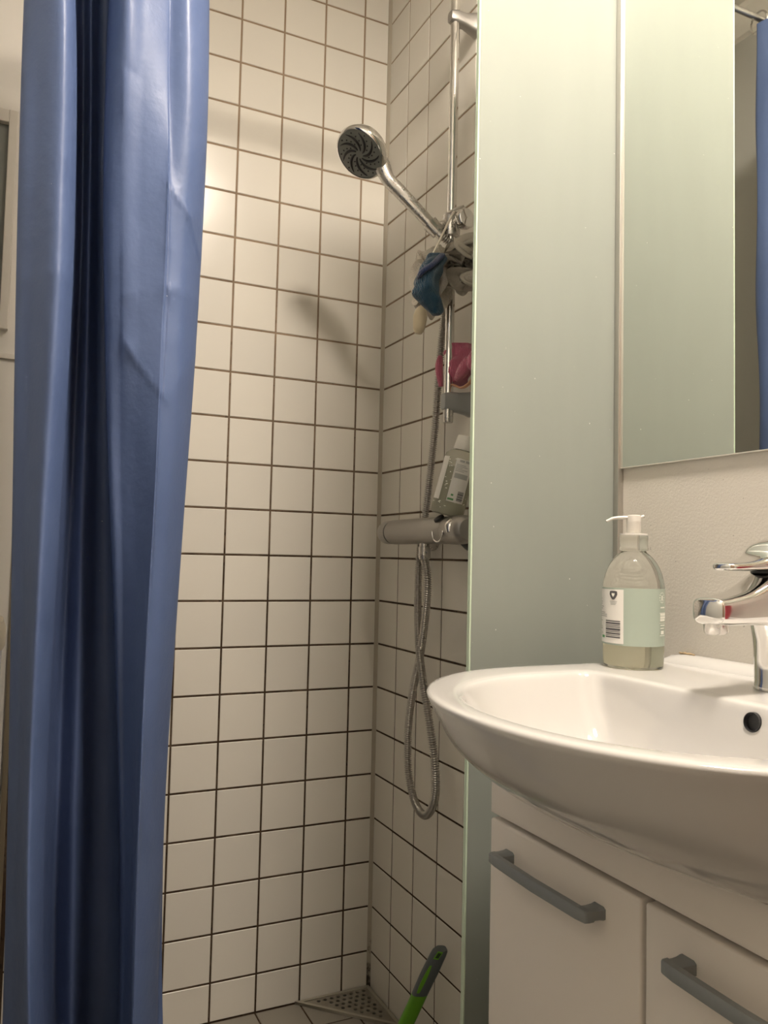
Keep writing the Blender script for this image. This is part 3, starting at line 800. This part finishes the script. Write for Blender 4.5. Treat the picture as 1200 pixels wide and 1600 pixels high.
part('drain', bm, CHROME, bs, deg=40)
bm = bmesh.new()
prof = [(-.005, -1.26), (-.30, -1.26), (-.27, -1.215), (-.2, -1.165), (-.13, -1.13), (-.005, -1.125)]
rr_ = []
for y in np.linspace(YC+2.46, YC-2.46, 30):
    e = min(1, (2.46-abs(y-YC))/.35+.15); e = math.sin(PI/2*min(1, e))
    rr_.append([W(x, y, -1.26+(z+1.26)*e) for x, z in prof])
loft(bm, rr_); bmesh.ops.recalc_face_normals(bm, faces=bm.faces)
part('upstand', bm, CERAM, bs, True, 45)
bm = bmesh.new(); rnd = random.Random(3)
pts = [W(-.025-.02*rnd.random(), y, -1.121+.004*rnd.random()) for y in np.linspace(-9.35, -9.62, 12)]
tube(bm, pts, lambda t: (.0009+.0016*math.sin(PI*t)**.6*(.6+.4*math.sin(t*21))), 8)
o = part('sealant', bm, mat('aged_sealant', (.36, .27, .16), .6), bs, True); o['label'] = 'browned bit of sealant above the rim'
tag(bs, 'white ceramic wash basin with a rounded front on the vanity', 'wash basin')

# basin mixer tap
FX, FY = -.80, -11.42
ft = empty('basin_tap', W(FX, FY, -1.235))
bm = bmesh.new(); lathe(bm, [(0, 0), (.0222, 0), (.0224, .004), (.0212, .008), (.0214, .03), (.0226, .05), (.0245, .063), (.027, .072), (0, .074)], mat_at(W(FX, FY, -1.232)), 36)
part('column', bm, CHROME, ft, deg=45)
def srect(x, w, zt, zb, p=.55, n=28):
    zc, h = (zt+zb)/2, (zt-zb)/2; out = []
    for k in range(n):
        t = 2*PI*k/n; c, s = math.cos(t), math.sin(t)
        out.append(W(x, FY+w*math.copysign(abs(c)**p, c), zc+h*math.copysign(abs(s)**p, s)))
    return out
SP = [(-.42, .12, -.12, -.46), (-.47, .22, -.04, -.54), (-.58, .265, .0, -.57), (-.8, .275, .01, -.575), (-.98, .255, -.03, -.57), (-1.15, .235, -.12, -.565), (-1.36, .22, -.215, -.56), (-1.58, .21, -.265, -.56), (-1.72, .2, -.285, -.555), (-1.765, .19, -.29, -.55), (-1.79, .16, -.315, -.53)]
bm = bmesh.new(); loft(bm, [srect(*q) for q in catmull(SP, 46)]); part('spout', bm, CHROME, ft, True, 60)
bm = bmesh.new(); lathe(bm, [(0, .006), (.0115, .006), (.0115, -.006), (.0105, -.0075), (.0085, -.0065), (0, -.006)], mat_at(W(-1.66, FY, -.565), (-.12, 0, 1)), 24)
part('aerator', bm, CHROMED, ft, deg=40)
bm = bmesh.new(); lathe(bm, [(0, -.004), (.0245, -.004), (.0245, .001), (0, .001)], mat_at(W(FX, FY, .0)), 28)
part('seal_ring', bm, BLACK, ft, deg=40)
LV = [(-.5, .14, .2, -.0), (-.56, .23, .27, -.01), (-.68, .27, .31, -.015), (-.82, .275, .315, -.015), (-.95, .265, .265, -.015), (-1.06, .235, .17, -.015), (-1.2, .2, .11, -.02), (-1.38, .17, .075, -.025), (-1.52, .14, .062, -.025), (-1.58, .11, .055, -.02), (-1.60, .07, .04, -.005)]
bm = bmesh.new(); loft(bm, [srect(*q, .7) for q in catmull(LV, 46)]); part('lever', bm, CHROME, ft, True, 60)
tag(ft, 'chrome single-lever tap on the wash basin', 'tap')
bx = empty('tap_reflection_block', W(-.62, -13.35, -1.235))  # unseen red block added so the tap reflects a red patch
bm = bmesh.new(); wbox(bm, (-.45, -13.1, -1.235), (-.85, -13.9, .25), .001); part('block', bm, mat('red_card', (.42, .05, .07), .5), bx)
bm = bmesh.new(); wbox(bm, (-.46, -13.11, .25), (-.84, -13.89, .275), .001); part('lid', bm, mat('red_card_lid', (.46, .07, .09), .5), bx)
tag(bx, 'unseen red carton standing on the far end of the basin', 'box')

# ------------------------------------------------------------------ vanity unit
VY0, VYM, VY1 = -9.21, -11.67, -14.1
va = empty('vanity_unit', W(-1.4, YC, -ZF))
bm = bmesh.new(); wbox(bm, (-.02, VY0+.02, -2.46), (-2.62, VY1, -ZF+.6), .001); wbox(bm, (-.3, VY0-.05, -ZF+.6), (-2.3, VY1+.05, -ZF))
part('carcass', bm, VAN, va)
bm = bmesh.new(); wbox(bm, (-2.63, VY0, -2.47), (-2.8, VY1, -2.875), .0015); part('fascia', bm, VAN, va, deg=40)
for y0, y1 in ((VY0-.02, VYM+.025), (VYM-.025, VY1)):
    bm = bmesh.new(); wbox(bm, (-2.63, y0, -2.925), (-2.815, y1, -ZF+.7), .003, 3)
    d = part('door', bm, VAN, va, deg=40)
    hy0 = y0-(.30 if y1 > -12 else .40); hy1 = hy0-1.66; zz = -3.24
    bm = bmesh.new(); rings = []
    for y, x, hx, hz in ((hy0, -2.98, .04, .045), (hy0-.03, -3.0, .048, .056), (hy0-.15, -3.02, .046, .058), ((hy0+hy1)/2, -3.04, .045, .06), (hy1+.15, -3.02, .046, .058), (hy1+.03, -3.0, .048, .056), (hy1, -2.98, .04, .045)):
        rings.append([W(x+hx*c, y, zz+hz*s) for c, s in ((-.7, -1), (.7, -1), (1, -.7), (1, .7), (.7, 1), (-.7, 1), (-1, .7), (-1, -.7))])
    loft(bm, rings)
    for y in (hy0-.09, hy1+.09):
        rr_ = []
        for x, wy, wz in ((-3.0, .085, .054), (-2.93, .078, .053), (-2.86, .082, .056), (-2.812, .092, .064)):
            rr_.append([W(x, y+wy*c, zz+wz*s) for c, s in ((-.7, -1), (.7, -1), (1, -.7), (1, .7), (.7, 1), (-.7, 1), (-1, .7), (-1, -.7))])
        loft(bm, rr_)
    bmesh.ops.recalc_face_normals(bm, faces=bm.faces)
    dl = Vector(d.location)
    o = part('handle', bm, HAND, d, deg=50); o['label'] = 'grey plastic bow handle'
tag(va, 'white vanity unit with two handled fronts beneath the basin', 'vanity')

# ------------------------------------------------------------------ corner drain, squeegee
dr = empty('floor_drain', W(-.6, -.6, -ZF))
STEELD = mat('dull_steel', (.36, .34, .29), .5, .6)
nd, ln, b = nodes(STEELD); n = noise(STEELD, 40, 4, .6)
ln.new(mixc(STEELD, n.outputs[0], (.42, .40, .34), (.20, .17, .13)), b.inputs['Base Color'])
T3 = [(-.09, -.09), (-1.62, -.09), (-.09, -1.62)]
def spline(cu, pts):
    s = cu.splines.new('POLY'); s.points.add(len(pts)-1); s.use_cyclic_u = True
    for p, q in zip(s.points, pts): p.co = (q[0], q[1], 0, 1)
def plate(name, outer, holes, thick, z, mt, root):
    cu = bpy.data.curves.new(name, 'CURVE'); cu.dimensions = '2D'; cu.fill_mode = 'BOTH'; cu.extrude = thick/2
    spline(cu, [(x*.1, y*.1) for x, y in outer])
    for h in holes: spline(cu, [(x*.1, y*.1) for x, y in h])
    t = bpy.data.objects.new(name, cu); COL.objects.link(t); bpy.context.view_layer.update()
    me = bpy.data.meshes.new_from_object(t.evaluated_get(bpy.context.evaluated_depsgraph_get()))
    bpy.data.objects.remove(t); me.materials.clear(); me.materials.append(mt)
    o = bpy.data.objects.new(name, me); link(o, root); o.location = Vector((0, 0, z))-Vector(root.location)
    return o
big = [(-.03, -.03), (-1.80, -.03), (-.03, -1.80)]; inner = [(-.1, -.1), (-1.63, -.1), (-.1, -1.63)]
plate('frame', big, [inner], .006, .0035, mat('drain_frame', (.40, .37, .30), .55, .3), dr)
holes = []
for i in range(9):
    for j in range(9):
        x, y = -.22-i*.155-(j % 2)*.07, -.2-j*.15
        if x+y > -1.56 and len(holes) < 40: holes.append([(x+0.046*math.cos(2*PI*k/10), y+0.046*math.sin(2*PI*k/10)) for k in range(10)])
plate('grate', T3, holes, .003, .0035, STEELD, dr)
bm = bmesh.new(); loft(bm, [[W(x, y, z) for x, y in inner] for z in (-ZF+.008, -ZF+.014)]); part('sump', bm, BLACK, dr)
tag(dr, 'triangular perforated floor drain in the shower corner', 'floor drain')

sq = empty('squeegee', atw(640, 1570, 0, -.8))
S0, S1 = at(689, 1482, 0, -.36), at(634, 1600, 0, -.9)
dS = S1-S0
sp_pts = [S0+dS*t for t in (0, .25, .5, .75, 1.0)]; sp_pts[1] = sp_pts[1]+np.array((-.03, -.03, .0)); sp_pts[2] = sp_pts[2]+np.array((-.05, -.05, 0))
SGREY = mat('squeegee_grey', (.10, .115, .12), .5); SGREEN = mat('squeegee_green', (.13, .36, .02), .45)
def sect(p, wR, wF): return [Vector(p)+RGT*(wR*math.copysign(abs(math.cos(t))**.7, math.cos(t)))+FWD*(wF*math.copysign(abs(math.sin(t))**.7, math.sin(t))) for t in [2*PI*k/20 for k in range(20)]]
ctr = catmull([tuple(W(*p)) for p in sp_pts], 41)
bm = bmesh.new(); wid = [.0125, .0148, .0152, .0150, .0148, .0145, .0142]
loft(bm, [sect(ctr[i], float(np.interp(i, (0, 1, 3, 12, 24), (.010, .0140, .0150, .0158, .0145))), .011) for i in range(0, 25)])
grip = part('grip', bm, SGREY, sq, True, 60)
bm = bmesh.new(); loft(bm, [sect(ctr[i], .0146, .0112) for i in range(23, 41)]); part('sleeve', bm, SGREEN, sq, True, 60)
bm = bmesh.new(); rings = []
for i in range(7, 22):
    w = .0038*math.sin(PI*min(1, max(0.04, (i-6)/17)))**.5
    c = Vector(ctr[i])-RGT*.007-FWD*.0095
    rings.append([c-RGT*w-FWD*.0012, c+RGT*w-FWD*.0016, c+RGT*w+FWD*.003, c-RGT*w+FWD*.003])
loft(bm, rings); part('inlay', bm, SGREEN, grip, True, 50)
bm = bmesh.new(); ud = (Vector(ctr[0])-Vector(ctr[4])).normalized(); c = Vector(ctr[2])-FWD*.0112-RGT*.002
ring = [c+ud*.0085-RGT*.0045, c-ud*.006-RGT*.007, c-ud*.0075+RGT*.003, c+ud*.0065+RGT*.0055]
loft(bm, [ring, [p-FWD*.0008 for p in ring]]); part('hole_liner', bm, SGREEN, grip)
c2_ = c-FWD*.001; ring = [c2_+ud*.006-RGT*.0028, c2_-ud*.0035-RGT*.0045, c2_-ud*.0045+RGT*.0018, c2_+ud*.0045+RGT*.0035]
bm = bmesh.new(); loft(bm, [ring, [p-FWD*.0004 for p in ring]]); part('hanging_hole', bm, mat('hole_dark', (.02, .05, .01), .7), grip)
S2 = S0+dS*((-9.5-S0[2])/dS[2])
bm = bmesh.new(); tube(bm, [W(*S1), W(*S2)], .010, 14); part('shaft', bm, SGREEN, sq, True, 60)
bm = bmesh.new(); wbox(bm, (S2[0]-1.2, S2[1]-.2, -9.62), (S2[0]+.9, S2[1]+.2, -9.4), .004); part('head', bm, SGREY, sq, deg=40)
bm = bmesh.new(); wbox(bm, (S2[0]-1.22, S2[1]-.03, -9.80), (S2[0]+.92, S2[1]+.03, -9.62), .0005); part('blade', bm, BLACK, sq)
tag(sq, 'grey and green handled squeegee leaning on the shower wall', 'squeegee')

# ------------------------------------------------------------------ behind the curtain on the left: window and hamper
FRAME = mat('white_frame', (.72, .68, .62), .4)
wn = empty('window_1', W(-8.6, 0, 6.3)); tag(wn, kind='structure')
def wx(px, py): return at(px, py, 1, -.12)
x1 = wx(22.5, 300)[0]; xi = x1-.155; zt, zti, zbi, zb = 8.62, 8.36, 4.66, 4.27
xr = XL+.02
for nm, a, b_ in (('frame', (x1, .02, zt), (xi, -.16, zb)), ('frame', (xi, .02, zt), (xr, -.16, zti)), ('frame', (xi, .02, zbi), (xr, -.16, zb)), ('frame', (xr+.02, .02, zti), (xr+.17, -.16, zbi))):
    bm = bmesh.new(); wbox(bm, a, b_, .0015); part(nm, bm, FRAME, wn)
bm = bmesh.new(); wbox(bm, (xi, .01, zti), (xr+.1, -.03, zbi))
part('pane', bm, mat('dim_pane', (.20, .21, .19), .25, spec=.6), wn)
struct('trim_4', [((-7.85, .02, 3.72), (XL, -.05, 3.82))], FRAME, .001)
hm = empty('laundry_hamper', W(-8.6, -1.6, -ZF))
hx = at(6, 1000, 1, -2.0)
HX = hx[0]
bm = bmesh.new()
def hring(w, d, z, cx=HX-.62, cy=-1.6, n=32): return [W(cx+w*math.copysign(abs(math.cos(t))**.5, math.cos(t)), cy+d*math.copysign(abs(math.sin(t))**.5, math.sin(t)), z) for t in [2*PI*k/n for k in range(n)]]
loft(bm, [hring(.42, .8, -ZF), hring(.46, .88, -ZF+.1), hring(.60, 1.06, -1.7), hring(.60, 1.06, -1.62)]); part('body', bm, mat('pale_blue_plastic', (.60, .63, .70), .5), hm, True, 50)
bm = bmesh.new(); loft(bm, [hring(.62, 1.08, -1.66), hring(.65, 1.1, -1.6), hring(.65, 1.1, -1.35), hring(.6, 1.04, -1.2), hring(.42, .9, -1.14), hring(.1, .2, -1.12)]); part('lid', bm, mat('cream_plastic', (.70, .64, .54), .45), hm, True, 50)
tag(hm, 'pale laundry hamper with cream lid behind the blue curtain', 'hamper')
